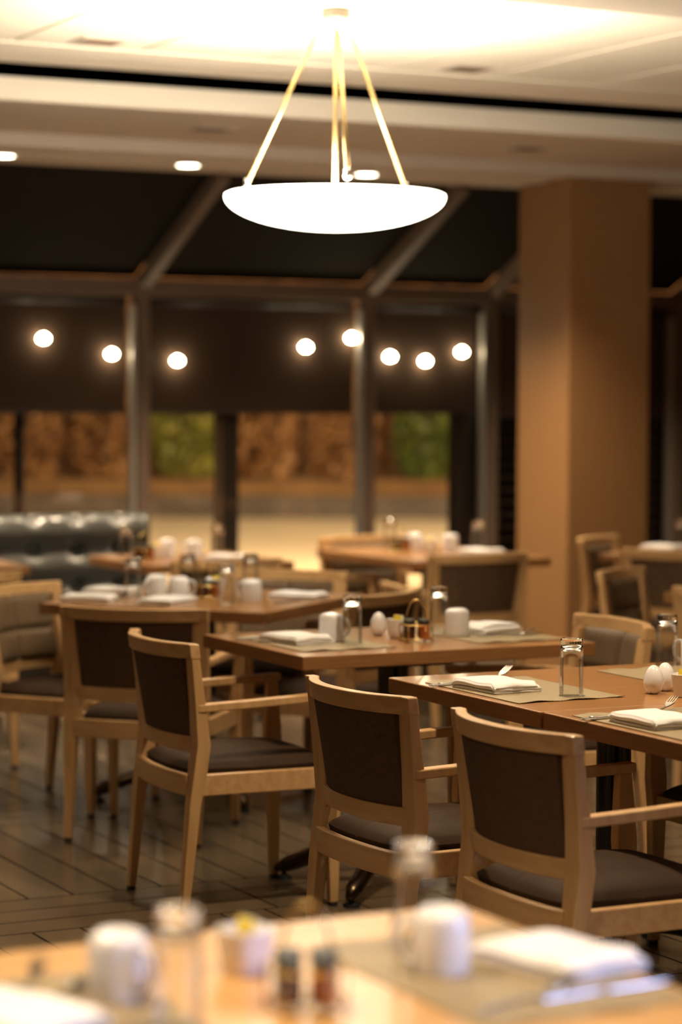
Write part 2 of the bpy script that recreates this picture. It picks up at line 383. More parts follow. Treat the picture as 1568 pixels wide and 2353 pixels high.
# ------------------------------------------------------------------ hanging bowl lamp
LX, LY, ZR = 4.06, 8.03, 2.317
lamp = tag(empty('pendant_lamp', (LX, LY, ZR)), 'glowing white alabaster bowl lamp hanging from the ceiling on thin brass rods', 'pendant lamp')
pr = []; R0, D = .41, .124
Rs = (R0*R0+D*D)/(2*D)
for i in range(17):
    a = pi/2*i/16; pr.append((max(R0*sin(a), .0005), -D*cos(a)**1.05-.010 if i < 16 else -.010))
inner = [(r*.965, z+.014) for r, z in pr[::-1]]
MB().lathe(pr+[(R0-.001, -.002)]+inner, 72).build('bowl', ALAB, lamp, smooth=True)
zc = 3.0-ZR
MB().lathe([(.02, zc-.040), (.052, zc-.038), (.056, zc-.030), (.056, zc-.006), (.050, zc)], 36).build('canopy', mat('satin_nickel', (.10, .085, .065), .5), lamp, smooth='angle')
MB().tube([(0, 0, -.10), (0, 0, zc-.03)], .0075, 10).build('stem', GOLD, lamp, smooth=True)
rv = Vector((rt.x, rt.y, 0)); fv = Vector((rt.y*-1, rt.x, 0))
for (a, d) in ((-.325, .10), (.262, .215), (.045, -.336)):
    p = rv*a + fv*d; p *= 1.02; q = p.normalized()*.048
    top = Vector((q.x, q.y, zc-.035)); bot = Vector((p.x, p.y, .045)); k = top+(bot-top)*.10
    rd = MB().tube([k, bot], .0072, 10).build('rod', GOLD, lamp, smooth=True)
    MB().lathe([(.003, -.02), (.012, -.014), (.014, -.005), (.008, .003), (.012, .012), (.006, .022)], 14).build('ball_fitting', CHROME, rd, smooth=True, loc=bot)
    MB().tube([top, k], .0038, 8).build('chain_link', CHROME, rd)
    nb = p.normalized()*(R0-.035)
    MB().lathe([(.001, -.006), (.010, -.004), (.011, .004), (.002, .008)], 12).build('bolt', DARKP, rd, smooth=True, loc=(nb.x*1.03, nb.y*1.03, -.030))
light('pendant_bulb', 'POINT', (LX, LY, ZR+.03), P_LAMP, (1, .87, .68), shadow_soft_size=.12)
light('pendant_bulb', 'POINT', (LX-.2, LY, ZR+.02), P_LAMP*.4, (1, .87, .68), shadow_soft_size=.12)

# ------------------------------------------------------------------ chair
def lean(z): return -.181-(z-.545)*.125
def bow(x, s): return -s*(1-min(1, abs(x/.245)**2.3))
def crail(z0, z1, s, hw, dep, yo=0, n=21, ybase=None):
    def yc(x, z): return (lean(z) if ybase is None else ybase)+bow(x, s)+yo
    rings = []
    for i in range(n):
        x = -hw+2*hw*i/(n-1)
        rings.append([(x, yc(x, z0)-dep/2, z0), (x, yc(x, z0)+dep/2, z0), (x, yc(x, z1)+dep/2, z1), (x, yc(x, z1)-dep/2, z1)])
    return MB().rings(rings)
def make_chair(arms=True):
    c = empty('armchair' if arms else 'side_chair'); c['category'] = 'chair'
    S = .068
    crail(.786, .832, S, .272, .032).build('top_rail', MAPLE_H, c, bevel=.004)
    crail(.500, .547, S*.8, .225, .026).build('lower_rail', MAPLE_H, c, bevel=.003)
    def back(t):
        def f(u, v):
            hw = .212-.014*(1-v); x = -hw+2*hw*u; z = .540+(.792-.540)*v
            y = lean(z)+bow(x, S)+t+.014*(1-v)
            return (x, y, z)
        return f
    def front(u, v):
        x, y, z = back(.016)(u, v)
        e = min(1, min(u, 1-u)/.08)*min(1, min(v, 1-v)/.10)
        g = max(0, 1-abs(u-.5)/.035); g2 = max(0, 1-abs(v-.46)/.06)
        return (x, y+.014*sqrt(max(e, 0))-.014*max(g, g2), z)
    p = MB().slab(front, back(-.006), 41, 27).build('back_panel', FAB, c, smooth=False)
    me = p.data; me.materials.append(VINYL)
    for poly in me.polygons:
        if poly.index < 40*26: poly.material_index = 1; poly.use_smooth = True
    for sx in (-1, 1):
        X = .236*sx
        lg = MB().loft([(X, -.236, .012, .028, .024), (X, -.207, .34, .044, .037), (X-.003*sx, -.190, .45, .058, .043), (X-.004*sx, -.181, .525, .064, .043),
                        (X+.001*sx, lean(.64), .64, .059, .035), (X+.007*sx, lean(.79), .79, .055, .026)]).build('leg', MAPLE, c, bevel=.003)
        MB().lathe([(.014, 0), (.015, .006), (.013, .013)], 14, (X, -.236)).build('glide', RUBBER, lg)
        fs_ = [(X, .256, .012, .027, .028), (X, .250, .40, .036, .048), (X+.006*sx, .250, .48, .034, .058), (X+.016*sx, .252, .645, .028, .036)]
        lg = MB().loft(fs_ if arms else fs_[:2]+[(X, .250, .434, .036, .050)]).build('leg', MAPLE, c, bevel=.003)
        MB().lathe([(.014, 0), (.015, .006), (.013, .013)], 14, (X, .256)).build('glide', RUBBER, lg)
        Xa = .250*sx
        if not arms: Xa = None
        am = MB(); rs = []
        for i in range(13 if arms else 0):
            t = i/12; y = -.204+.484*t; z = .624+.022*t; wz = .025; bx = Xa+.014*sx*sin(pi*t); w_ = .036
            rs.append([(bx-w_/2, y, z), (bx+w_/2, y, z), (bx+w_/2, y, z+wz), (bx-w_/2, y, z+wz)])
        if arms: am.rings(rs).build('armrest', MAPLE, c, bevel=.004)
        MB().box(min(X-.013, X+.013), max(X-.013, X+.013), -.20, .236, .370, .434).build('seat_rail', MAPLE_H, c, bevel=.003)
    MB().box(-.222, .222, .240, .264, .370, .434).build('seat_rail', MAPLE_H, c, bevel=.003)
    crail(.370, .434, .030, .222, .024, ybase=-.205).build('seat_rail', MAPLE_H, c, bevel=.003)
    def seat_xy(u, v):
        X = 2*u-1; Y = 2*v-1
        k = 1-.10*(X*X)*(Y*Y)
        return X*.222*k*(1-.03*(1-v)), (.030+Y*.226)*1.0-(bow(X*.23, .026)*-1 if v < .5 else 0)*(1-2*v if v < .5 else 0)
    def top(u, v):
        x, y = seat_xy(u, v); e = min(1, min(u, 1-u)/.16); e2 = min(1, min(v, 1-v)/.16)
        h = .026*sqrt(1-(1-e)**2)*sqrt(1-(1-e2)**2)+.020*(1-(2*u-1)**2)*(1-(2*v-1)**2)
        g = max(0, 1-abs(v-.42)/.02, 1-abs(u-.5)/.015)*.003
        return (x, y, .445+h-g)
    def bot(u, v): x, y = seat_xy(u, v); return (x*.97, y*.97, .418)
    MB().slab(top, bot, 41, 41).build('seat_cushion', SEATM, c, smooth='angle')
    return c
MAKERS['chair'] = make_chair; MAKERS['side'] = lambda: make_chair(False)
def chair(bx, by, fx, fy, label, group='light wood armchairs with brown upholstery', k='chair'):
    l = sqrt(fx*fx+fy*fy); fx /= l; fy /= l
    return place(k, (bx+.213*fx, by+.213*fy, 0), atan2(-fx, fy), label, group)

# ------------------------------------------------------------------ tables
TH = .777
EDGE = noisy(mat('shaded_table_edge', (.2, .09, .03), .45), (.23, .10, .032), (.30, .14, .046), (2, 2, 30), 4)  # darker than the top; shade on the sides is put into this colour
def make_base():
    pass
def table(cx, cy, w_, d, rz, label, m=OAK, col=(0, 0), colm=None, arms=(.30, .24), th=.043):
    t = tag(empty('dining_table', (cx, cy, 0), rz), label, 'table')
    tt = MB().box(-w_/2, w_/2, -d/2, d/2, TH-th, TH).build('tabletop', m, t, bevel=.0035, seg=3)
    tt.data.materials.append(EDGE)
    for p in tt.data.polygons:
        if abs(p.normal.z) < .5: p.material_index = 1
    X, Y = col
    cm = MB()
    for s in (-1, 1): cm.lathe([(.026, .07), (.026, TH-th-.01)], 20, (X+.027*s, Y))
    cm.lathe([(.05, .06), (.05, .10), (.03, .12)], 20, (X, Y))
    cm.build('column', colm or BLACKM, t, smooth='angle')
    MB().box(X-.14, X+.14, Y-.14, Y+.14, TH-th-.012, TH-th).build('mounting_plate', BLACKM, t)
    ax, ay = arms
    for sx in (-1, 1):
        for sy in (-1, 1):
            pts = []; rad = []
            for i in range(11):
                k = i/10; pts.append((X+sx*ax*k, Y+sy*ay*k, .095+.022*sin(pi*min(1, k*1.3))-.062*k**3)); rad.append(.030-.004*k-(.014 if i == 10 else 0))
            a = MB().tube(pts, .03, 12, radii=rad).build('base_arm', BRONZE if colm is None else colm, t, smooth=True)
            MB().lathe([(.026, 0), (.024, .010), (.007, .016), (.007, .035)], 16, (X+sx*ax*.93, Y+sy*ay*.93)).build('glide', RUBBER, a, smooth='angle')
    return t
table(1.365, 2.84, 1.04, .88, 0, 'blurred foreground table with orange wood top, cut by the lower frame', OAKN)
table(3.75, 5.61, 1.06, .82, 0, 'wood table in the right foreground with sharp glass and woven placemat', col=(-.035, 0), arms=(.30, .24))
table(3.765, 4.79, 1.08, .81, 0, 'wood table butted against the near side of the sharp glass table, lower right')
table(3.765, 6.98, 1.06, .76, 0, 'wood table in the middle of the picture with a wire-handled jam caddy', col=(-.109, -.18), arms=(.29, .26))
table(3.82, 8.66, .95, .95, math.radians(40), 'square wood table at left crowded with glasses and mugs, turned at an angle', arms=(.33, .33))
table(4.67, 10.78, .76, .76, 0, 'far wood table in front of the right end of the leather booth')
table(5.95, 10.67, .78, 1.04, 0, 'far wood table in front of the window left of the pillar')
table(3.40, 11.0, .78, .78, 0, 'wood table corner poking in at the far left edge')
table(6.16, 8.03, .76, .76, atan2(.52, .85), 'wood table corner at the right edge behind the chairs')
table(7.32, 10.12, .80, .95, atan2(.52, .85), 'far wood table right of the pillar holding one napkin')

chair(2.885, 6.86, .999, -.045, 'sharp light wood armchair left of centre, back to the camera, empty floor around its legs')
chair(3.18, 7.83, .65, .76, 'armchair seen from behind at the near corner of the crowded angled table')
chair(2.85, 5.48, 1, .03, 'centre foreground armchair with curved pale top rail, beside the table with the sharp glass')
chair(2.865, 4.735, 1, 0, 'largest armchair at lower right, its back filling the right foreground')
chair(4.41, 5.5, -1, 0, 'chair across the right table showing only a dark seat corner at the right edge')
chair(4.45, 6.74, -.985, .12, 'armchair with stitched taupe backrest facing the camera, right of the middle table')
chair(5.76, 8.65, .6, -.8, 'turned chair right of the pillar base, nearer of the two angled chairs', 'armless light wood side chairs', 'side')
chair(6.97, 10.69, .6, -.8, 'turned chair standing against the right face of the pillar, farther of two', 'armless light wood side chairs', 'side')
chair(6.745, 9.69, .85, .52, 'wide-backed chair right of the pillar in front of a napkin table')
chair(5.755, 9.86, 0.0, 1, 'armchair seen from behind just left of the pillar base')
chair(5.86, 11.25, .12, -1, 'armchair facing the camera behind the far window table, left of its edge')
chair(3.14, 8.9, .6, -.8, 'turned chair with quilted taupe backrest at the left frame edge', 'armless light wood side chairs', 'side')
chair(4.42, 9.19, -.67, -.74, 'chair partly hidden beyond the crowded angled table, facing it')
chair(4.29, 8.06, -.54, .84, 'chair with strongly curved rail pushed in right of the angled table')
chair(5.62, 7.63, .85, .52, 'chair sliver at the extreme right edge above the sharp glasses')
chair(3.13, 9.64, 0, 1, 'chair back with dark panel at the far left edge before the booth')
chair(4.48, 9.93, 0, 1, 'chair seen from behind between the crowded table and the far booth table')

# ------------------------------------------------------------------ tufted booth
bx0, bx1 = 1.2, 5.03
booth = tag(empty('booth_bench', (bx0, 0, 0)), 'black tufted leather booth bench below the left window', 'bench')
Wb = bx1-bx0
def tuft(x, z):        # z 0..1 over 3 rolls
    r = z*2.6; a = abs(sin(pi*(r+.0)));  h = .045*a**.6
    bxp = abs(((x+.02)/.245) % 1-.5)   # 0.5 at button
    d2 = ((.5-bxp)*.245)**2
    dz = (abs(r-round(r)))*.16
    h -= .045*math.exp(-(d2+dz*dz)/.0016)
    return h
nu = 240
def bf(u, v):
    x = Wb*u; z = .44+.49*v; e = min(1, (1-v)/.05); e = sqrt(1-(1-e)**2)
    eu = min(1, (1-u)/.008); eu = sqrt(max(0, 1-(1-eu)**2))
    return (x, 12.20-(tuft(x, 1-v+.0)+.03*v)*e*eu-.05*(1-v), z)
MB().slab(bf, lambda u, v: (Wb*u, 12.36, .44+.46*v), nu, 60).build('tufted_back', LEATHER, booth, smooth=True)
def st(u, v):
    x = Wb*u; y = 11.60+.60*v; e = min(1, min(v, 1-v)/.15); eu = min(1, min(u, 1-u)/.02)
    seam = max(0, 1-abs(((x/.62) % 1)-.5)*40)*.01
    return (x, y, .40+.07*sqrt(max(0, 1-(1-e)**2))*sqrt(max(0, 1-(1-eu)**2))-seam)
MB().slab(st, lambda u, v: (Wb*u, 11.60+.6*v, .34), 160, 24).build('seat_cushion', LEATHER, booth, smooth=True)
MB().box(0, Wb, 11.66, 12.3, .0, .34).build('plinth', DARKP, booth, bevel=.004)

# ------------------------------------------------------------------ tableware
def make_glass():
    e = empty('water_glass'); e['category'] = 'glass'
    MB().lathe([(.0318, .122), (.0322, .10), (.0330, .002), (.0325, 0), (.0312, 0), (.0308, .004), (.0300, .10), (.0288, .122)], 44, closed=True).build('glass_side', WALLG, e, smooth=True)
    MB().lathe([(.0001, .152), (.020, .153), (.026, .155), (.0292, .153), (.0300, .147), (.0300, .134), (.0318, .1225), (.0290, .1225), (.0270, .129), (.022, .134), (.010, .138), (.0001, .139)], 44).build('thick_base', GLASS, e, smooth=True)
    return e
def make_mug():
    c = MB().lathe([(.0001, .0855), (.022, .0855), (.026, .089), (.029, .089), (.0375, .082), (.0405, .074), (.0415, .004), (.0405, 0), (.037, 0), (.0365, .004), (.036, .07), (.03, .078), (.0001, .080)], 44)
    e = empty('coffee_mug'); e['category'] = 'mug'
    c.build('cup', CHINA, e, smooth=True)
    pts = [(.038, 0, .072), (.052, 0, .073), (.062, 0, .064), (.066, 0, .048), (.062, 0, .030), (.052, 0, .018), (.038, 0, .014)]
    P = []
    for i in range(len(pts)-1):
        for k in range(3): P.append(Vector(pts[i]).lerp(Vector(pts[i+1]), k/3))
    P.append(Vector(pts[-1])); MB().tube(P, .0052, 10).build('handle', CHINA, e, smooth=True); return e
def napkin_maker(seed, lift=0, W=.155, Lg=.215, layers=3):
    def mk():
        rnd = random.Random(seed); t = .0076; gap = .0092; pts = []
        hw = W/2
        for l in range(layers):
            z = t/2+l*gap; xs = [-hw+W*i/14 for i in range(15)]
            if l % 2: xs = xs[::-1]
            sg = 1 if l % 2 == 0 else -1
            puff = .0035*l/layers
            for x in xs: pts.append((x*(1-.02*l)+.004*sin(l*2.1), z+puff*cos(x/hw*1.5)))
            if l < layers-1:
                for k in range(1, 6):
                    a = pi*k/6; pts.append((sg*(hw*(1-.02*l)+.0042*sin(a))+.004*sin(l*2.1), z+gap*(1-cos(a))/2))
        n = len(pts); off = []
        for i in range(n):
            a = pts[max(i-1, 0)]; b = pts[min(i+1, n-1)]; dx, dz = b[0]-a[0], b[1]-a[1]; l = sqrt(dx*dx+dz*dz) or 1
            off.append((-dz/l*t/2, dx/l*t/2))
        loop = [(p[0]+o[0], p[1]+o[1]) for p, o in zip(pts, off)]+[(p[0]-o[0], p[1]-o[1]) for p, o in zip(pts[::-1], off[::-1])]
        ny = 14; rings = []; ph = rnd.random()*6
        for j in range(ny):
            v = j/(ny-1); y = -Lg/2+Lg*v; e = 1-.35*max(0, 1-min(v, 1-v)/.06)
            wav = .0015*sin(v*9+ph)
            sk = .006*sin(v*3+ph)
            rings.append([(x*(1+.02*sin(v*5+ph))+sk, y+.002*sin(x*60+z*400), max(.0003, z*e+wav*z/.02)) for x, z in loop])
        mb = MB(); nn = len(loop); vs = [p for r in rings for p in r]; fs = []
        for j in range(ny-1):
            for k in range(nn): fs.append((j*nn+k, j*nn+(k+1) % nn, (j+1)*nn+(k+1) % nn, (j+1)*nn+k))
        h = n
        for j in (0, ny-1):
            for k in range(h-1): fs.append((j*nn+k, j*nn+k+1, j*nn+nn-2-k, j*nn+nn-1-k))
        mb.add(vs, fs)
        o = mb.build('folded_napkin', CLOTH, smooth=True); o['category'] = 'napkin'; return o
    return mk
def make_placemat():
    Lx, Ly = .33, .50
    def f(z0):
        def g(u, v):
            x = -Lx/2+Lx*u; y = -Ly/2+Ly*v
            w_ = .004*sin(x*60+1)*(1 if v in (0, 1) else 0)
            lift = .0015*(1+sin(x*45))*max(0, 1-min(v, 1-v)/.05)
            return (x, y+w_, z0+lift)
        return g
    o = MB().slab(f(.0022), f(.0006), 40, 30).build('placemat', MATM); o['category'] = 'placemat'; return o
def blade(prof, name, thick=.0016, m=STEEL, curve=None, cat='cutlery'):
    """prof: (y, halfwidth) list along length"""
    mb = MB(); rs = []
    for y, hw in prof:
        z = curve(y) if curve else .002
        rs.append([(-hw, y, z), (hw, y, z), (hw*.9, y, z+thick), (-hw*.9, y, z+thick)])
    mb.rings(rs); return mb
def make_fork():
    cv = lambda y: .0025+.016*max(0, (y-.03)/.07)**1.2*(1 if y < .075 else 1)
    mb = blade([(-.10, .0045), (-.09, .008), (-.05, .006), (0, .003), (.035, .003), (.05, .009), (.062, .0115), (.066, .0115)], '', curve=cv, thick=.0024)
    for k in range(4):
        x = -.0093+.0062*k; rs = []
        for y in (.064, .075, .088, .100, .106):
            z = cv(y)+.0; h = .0014 if y < .1 else .0006
            rs.append([(x-h, y, z), (x+h, y, z), (x+h, y, z+.0022), (x-h, y, z+.0022)])
        mb.rings(rs)
    o = mb.build('fork', STEEL); o['category'] = 'fork'; return o
def make_knife():
    o = blade([(-.115, .004), (-.108, .0085), (-.05, .0075), (-.01, .006), (0, .009), (.07, .010), (.10, .007), (.115, .001)], '', thick=.0035).build('table_knife', STEEL, bevel=.001); o['category'] = 'knife'; return o
def make_spoon():
    cv = lambda y: .002+.004*max(0, (y-.02)/.04)
    mb = blade([(-.09, .004), (-.08, .007), (-.04, .005), (.03, .003), (.04, .004)], '', curve=cv, thick=.0022)
    n = 16; rings = []
    for j in range(5):
        r = (j+.02)/4.02; rings.append([(.016*r*cos(2*pi*k/n), .062+.024*r*sin(2*pi*k/n), .003+.006*r*r) for k in range(n)])
    for j in range(4, -1, -1):
        r = (j+.02)/4.02; rings.append([(.016*r*cos(2*pi*k/n)*.98, .062+.024*r*sin(2*pi*k/n)*.98, .0045+.006*r*r) for k in range(n)])
    mb.rings(rings); o = mb.build('spoon', STEEL, smooth=True); o['category'] = 'spoon'; return o
def make_egg():
    pr = []
    for i in range(19):
        a = pi*i/18; r = .0275*sin(a)*(1+.14*cos(a)); pr.append((max(r, .0001), .038-.040*cos(a)))
    pr = [(r, max(0, z)) for r, z in pr]
    pr[0] = (.0001, .001); pr[1] = (.010, .0)
    e = MB().lathe(pr, 32).build('egg_shaker', CHINA, smooth=True); e['category'] = 'shaker'
    m = MB()
    for dx, dy in ((0, 0), (.005, .003), (-.004, .004)): m.lathe([(.0008, .0772), (.0008, .0786)], 6, (dx, dy))
    m.build('pour_holes', RUBBER, e); return e
def make_bowl():
    def sq(r, z, n=40):
        P = []
        for k in range(n):
            a = 2*pi*k/n; c_, s_ = cos(a), sin(a); q = (abs(c_)**3.2+abs(s_)**3.2)**(-1/3.2); P.append((r*q*c_, r*q*s_, z))
        return P
    rs = [sq(r, z) for r, z in ((.001, 0), (.024, 0), (.028, .004), (.033, .03), (.037, .060), (.0375, .062), (.036, .0625), (.0345, .061), (.031, .03), (.026, .008), (.001, .007))]
    o = MB().rings(rs).build('sugar_bowl', CHINA, smooth=True); o['category'] = 'bowl'; return o
def packet_maker(m, nm='sugar_packet'):
    def mk():
        def t(s):
            def f(u, v):
                e = (min(u, 1-u)*min(v, 1-v))**.5*4
                return (-.019+.038*u, s*(.0004+.0022*min(1, e)), .06*v)
            return f
        o = MB().slab(t(1), t(-1), 8, 8).build(nm, m); o['category'] = 'sugar packet'; return o
    return mk
def make_rack():
    e = empty('jam_caddy'); e['category'] = 'caddy'
    def ring(r, z, rr=.0016, n=36):
        return [(r*cos(2*pi*k/n), r*sin(2*pi*k/n), z) for k in range(n)]
    m = MB(); m.tube(ring(.055, .056), .0022, 8, closed=True); m.tube(ring(.055, .010), .0022, 8, closed=True)
    for k in range(6):
        a = 2*pi*k/6; m.tube([(.055*cos(a), .055*sin(a), .0), (.055*cos(a), .055*sin(a), .056)], .0018, 8)
    m.tube([(-.055, 0, .010), (.055, 0, .010)], .0015, 8); m.tube([(0, -.055, .010), (0, .055, .010)], .0015, 8)
    m.build('wire_frame', BRASS, e, smooth=True)
    P = [(-.032*cos(pi*k/20)*1.0, 0, .072+.064*sin(pi*k/20)) for k in range(21)]
    P = [(-.028, 0, .010)]+P+[(.028, 0, .010)]
    MB().tube(P, .0024, 8).build('handle', BRASS, e, smooth=True)
    return e
def jar_maker(m):
    def mk():
        j = MB().lathe([(.0001, 0), (.0172, 0), (.0185, .004), (.0185, .041), (.018, .047), (.0001, .047)], 20).build('jam_jar', m, smooth='angle'); j['category'] = 'jar'
        MB().lathe([(.0001, .047), (.0180, .047), (.0185, .049), (.0185, .058), (.0172, .060), (.0001, .060)], 20).build('lid', LIDM, j, smooth='angle'); return j
    return mk
LIDM = mat('black_gold_lid', (.03, .025, .018), .45, metal=.2)
MAKERS.update(glass=make_glass, mug=make_mug, napkin=napkin_maker(1, W=.145, Lg=.195), napkin2=napkin_maker(5, W=.14, Lg=.195), mat=make_placemat, fork=make_fork, knife=make_knife, spoon=make_spoon,
              egg=make_egg, bowl=make_bowl, py=packet_maker(YELLOW), pp=packet_maker(PINK), pw=packet_maker(WHITEP), pk=packet_maker(KRAFT), rack=make_rack, ja=jar_maker(AMBER), jd=jar_maker(DARKJ))
T = TH
TM = TH+.0024       # on a placemat
def glass(x, y, l, z=T): return place('glass', (x, y, z), random.random(), l, 'upturned water glasses')
def mug(x, y, a, l, z=T): return place('mug', (x, y, z), a, l, 'upturned white coffee mugs')
def nap(x, y, a, l, k='napkin', z=TM): return place(k, (x, y, z), a, l, 'folded white napkins')
def pm(x, y, a, l): return place('mat', (x, y, T), a, l, 'woven placemats')
def cut(k, x, y, a, l, z=TM, tilt=0):
    o = place(k, (x, y, z), a, l, {'fork': 'steel forks', 'knife': 'steel table knives', 'spoon': 'steel spoons'}[k])
    if tilt: o.rotation_euler = (tilt, 0, a)
    return o
def egg(x, y, l): return place('egg', (x, y, T), 0, l, 'white egg-shaped shakers')
def bowl(x, y, a, where, ks='ypwk'):
    place('bowl', (x, y, T), a, 'small white sugar bowl '+where, 'white sugar bowls')
    for i, k in enumerate(ks):
        o = place('p'+k, (x+.011*(i-(len(ks)-1)/2)*cos(a), y+.011*(i-(len(ks)-1)/2)*sin(a), T+.016), a+pi/2+.25*sin(i*3), {'y': 'yellow', 'p': 'pink', 'w': 'white', 'k': 'brown'}[k]+' sugar packet in the sugar bowl '+where, 'packets in the sugar bowls')
        o.rotation_euler.x = .12*sin(i*2+1)
def caddy(x, y, a, where):
    place('rack', (x, y, T), a, 'brass wire jam caddy '+where, 'brass jam caddies')
    for i in range(4):
        q = a+pi/4+i*pi/2; k = 'ja' if i in (0, 3) else 'jd'
        nm = ('amber jam jar, one of two', 'dark jam jar, one of two')[k == 'jd']
        place(k, (x+.0335*cos(q), y+.0335*sin(q), T+.012), 0, nm+' in the wire caddy '+where, ('amber', 'dark')[k == 'jd']+' jars in the caddy '+where)

# ---- sharp table (right): setting beside the centre foreground chair
W3 = 'on the table with the sharp glass'
pm(3.415, 5.61, 0, 'woven placemat under the sharp glass and napkin')
nap(3.345, 5.635, .06, 'folded white napkin left of the sharp foreground glass')
glass(3.455, 5.425, 'sharpest upturned glass standing alone right of a folded napkin', TM)
cut('fork', 3.440, 5.80, -.95, 'fork with tines poking up behind the napkin '+W3, TM+.006, .05)
cut('knife', 3.325, 5.775, -1.45, 'knife tucked beside the napkin '+W3)
cut('spoon', 3.345, 5.795, -1.52, 'spoon end left of the napkin '+W3, TM+.001)
pm(4.01, 5.65, 0, 'woven placemat at the far side of the sharp glass table')
glass(4.11, 5.93, 'upturned glass near the right edge behind the egg shakers')
mug(4.19, 5.90, 2.2, 'white mug cut by the right edge behind the egg shakers')
egg(3.695, 5.39, 'nearer white egg-shaped shaker left of the sugar bowl at right edge')
egg(3.76, 5.43, 'farther white egg-shaped shaker tucked behind another at right edge')
bowl(3.735, 5.295, .5, 'at the right edge beside the egg shakers')
# near joined table
pm(3.415, 4.85, 0, 'woven placemat on the nearer joined table at lower right')
nap(3.345, 4.87, .04, 'folded white napkin touching the right edge on the joined table', 'napkin2')
cut('fork', 3.475, 5.035, -.95, 'fork tines poking up behind the napkin at the right edge', TM+.006, .05)
cut('knife', 3.325, 5.01, -1.45, 'knife beside the napkin at the right edge')
cut('spoon', 3.345, 5.032, -1.5, 'spoon end left of the napkin at the right edge', TM+.001)
# ---- middle table
pm(3.46, 6.97, 0, 'woven placemat on the left half of the middle table'); pm(4.09, 6.97, 0, 'woven placemat on the right half of the middle table')
nap(3.395, 6.98, .2, 'folded napkin on the left of the middle table')
cut('knife', 3.36, 7.12, -1.5, 'knife behind the left napkin of the middle table'); cut('spoon', 3.46, 7.10, -1.1, 'shiny spoon behind the left napkin of the middle table')
mug(3.525, 6.985, -.9, 'white mug behind the left glass of the middle table', TM)
glass(3.545, 6.875, 'upturned glass on the left of the middle table beside a mug', TM)
egg(3.755, 7.09, 'white egg-shaped shaker on the middle table')
bowl(3.775, 6.985, .3, 'on the middle table beside the jam caddy', 'ywk')
caddy(3.775, 6.865, -.45, 'on the middle table')
glass(3.975, 7.07, 'upturned glass on the middle table behind the right mug', TM)
mug(3.985, 6.965, .5, 'white mug on the right of the middle table', TM)
nap(4.15, 7.055, -1.2, 'folded napkin right of the mug on the middle table', 'napkin2')
cut('fork', 4.12, 6.88, -1.75, 'fork before the right napkin of the middle table'); cut('knife', 4.16, 6.90, -1.75, 'knife before the right napkin of the middle table')
# ---- crowded angled table
A1 = math.radians(40); WC = 'on the crowded angled table'
nap(3.56, 9.0, A1, 'leftmost folded napkin '+WC, z=T); nap(3.59, 8.50, A1+1.5, 'folded napkin at the near left edge of the crowded angled table', 'napkin2', T)
nap(4.14, 8.49, A1, 'rightmost folded napkin '+WC, z=T); nap(3.36, 8.73, A1+.2, 'napkin corner at the left tip of the crowded angled table', 'napkin2', T)
mug(3.665, 8.79, 3.6, 'mug right of the leftmost glass on the crowded angled table', T); mug(3.70, 8.65, -.5, 'front mug with handle turned right on the crowded angled table')
mug(3.90, 8.41, 2.2, 'rightmost mug '+WC)
glass(3.583, 8.838, 'leftmost upturned glass '+WC); glass(3.86, 8.93, 'second upturned glass from left on the crowded angled table')
glass(3.79, 8.40, 'third upturned glass from left on the crowded angled table'); glass(4.10, 8.85, 'rightmost upturned glass on the crowded angled table')
caddy(3.80, 8.62, .4, WC); bowl(3.93, 8.80, .8, WC, 'yw'); egg(3.87, 8.74, 'egg-shaped shaker '+WC)
cut('spoon', 3.57, 8.66, -.9, 'shiny spoon '+WC, T); cut('fork', 3.50, 8.76, -.6, 'fork '+WC, T); cut('knife', 4.03, 8.36, -.9, 'knife '+WC, T)
# ---- booth table
WB = 'on the far booth table'
glass(4.385, 10.90, 'upturned glass at the left of the far booth table'); caddy(4.41, 10.74, .2, WB); bowl(4.53, 10.86, .4, WB, 'yp')
mug(4.60, 10.90, 2, 'left mug '+WB); mug(4.70, 10.80, 2.6, 'right mug '+WB); glass(4.86, 10.88, 'upturned glass at the right of the far booth table')
nap(4.79, 10.61, .9, 'folded napkin '+WB, z=T)
# ---- far window table
WW = 'on the far window table'
glass(5.90, 11.02, 'upturned glass at the left of the far window table'); caddy(5.84, 10.80, .2, WW); mug(5.96, 10.86, 2, 'left mug '+WW); bowl(5.97, 10.72, .4, WW, 'yw')
egg(6.02, 10.80, 'egg-shaped shaker '+WW); mug(6.10, 10.74, .5, 'right mug '+WW); glass(6.24, 10.70, 'upturned glass at the right of the far window table'); nap(6.14, 10.50, .5, 'folded napkin '+WW, z=T)
nap(7.20, 10.42, .4, 'folded napkin on the far table right of the pillar', z=T); glass(7.33, 10.46, 'upturned glass on the far table right of the pillar')
# ---- blurred foreground table
WN = 'on the blurred foreground table'
pm(1.06, 2.86, 0, 'blurred placemat at the left of the foreground table'); pm(1.70, 2.86, 0, 'blurred placemat at the right of the foreground table')
mug(1.178, 2.955, -1.25, 'blurred white mug at lower left of the foreground table', TM)
glass(1.186, 2.775, 'blurred upturned glass right of the left foreground mug')
bowl(1.391, 3.017, .2, WN, 'yw'); caddy(1.383, 2.808, -.45, WN)
glass(1.662, 3.025, 'blurred upturned glass behind the right foreground mug', TM); mug(1.634, 2.894, 2.9, 'blurred white mug at the right of the foreground table', TM)
nap(1.80, 2.86, .2, 'blurred folded napkin at the right of the foreground table'); nap(1.01, 2.88, .5, 'blurred bright napkin cut by the lower left corner', 'napkin2')
cut('fork', 1.66, 2.705, -1.25, 'blurred fork before the right foreground napkin'); cut('knife', 1.78, 2.70, -1.5, 'blurred knife before the right foreground napkin')
cut('spoon', 1.10, 2.985, -.9, 'blurred spoon behind the left foreground napkin', TM); cut('fork', 1.095, 3.07, -.5, 'blurred fork at the left of the foreground table')

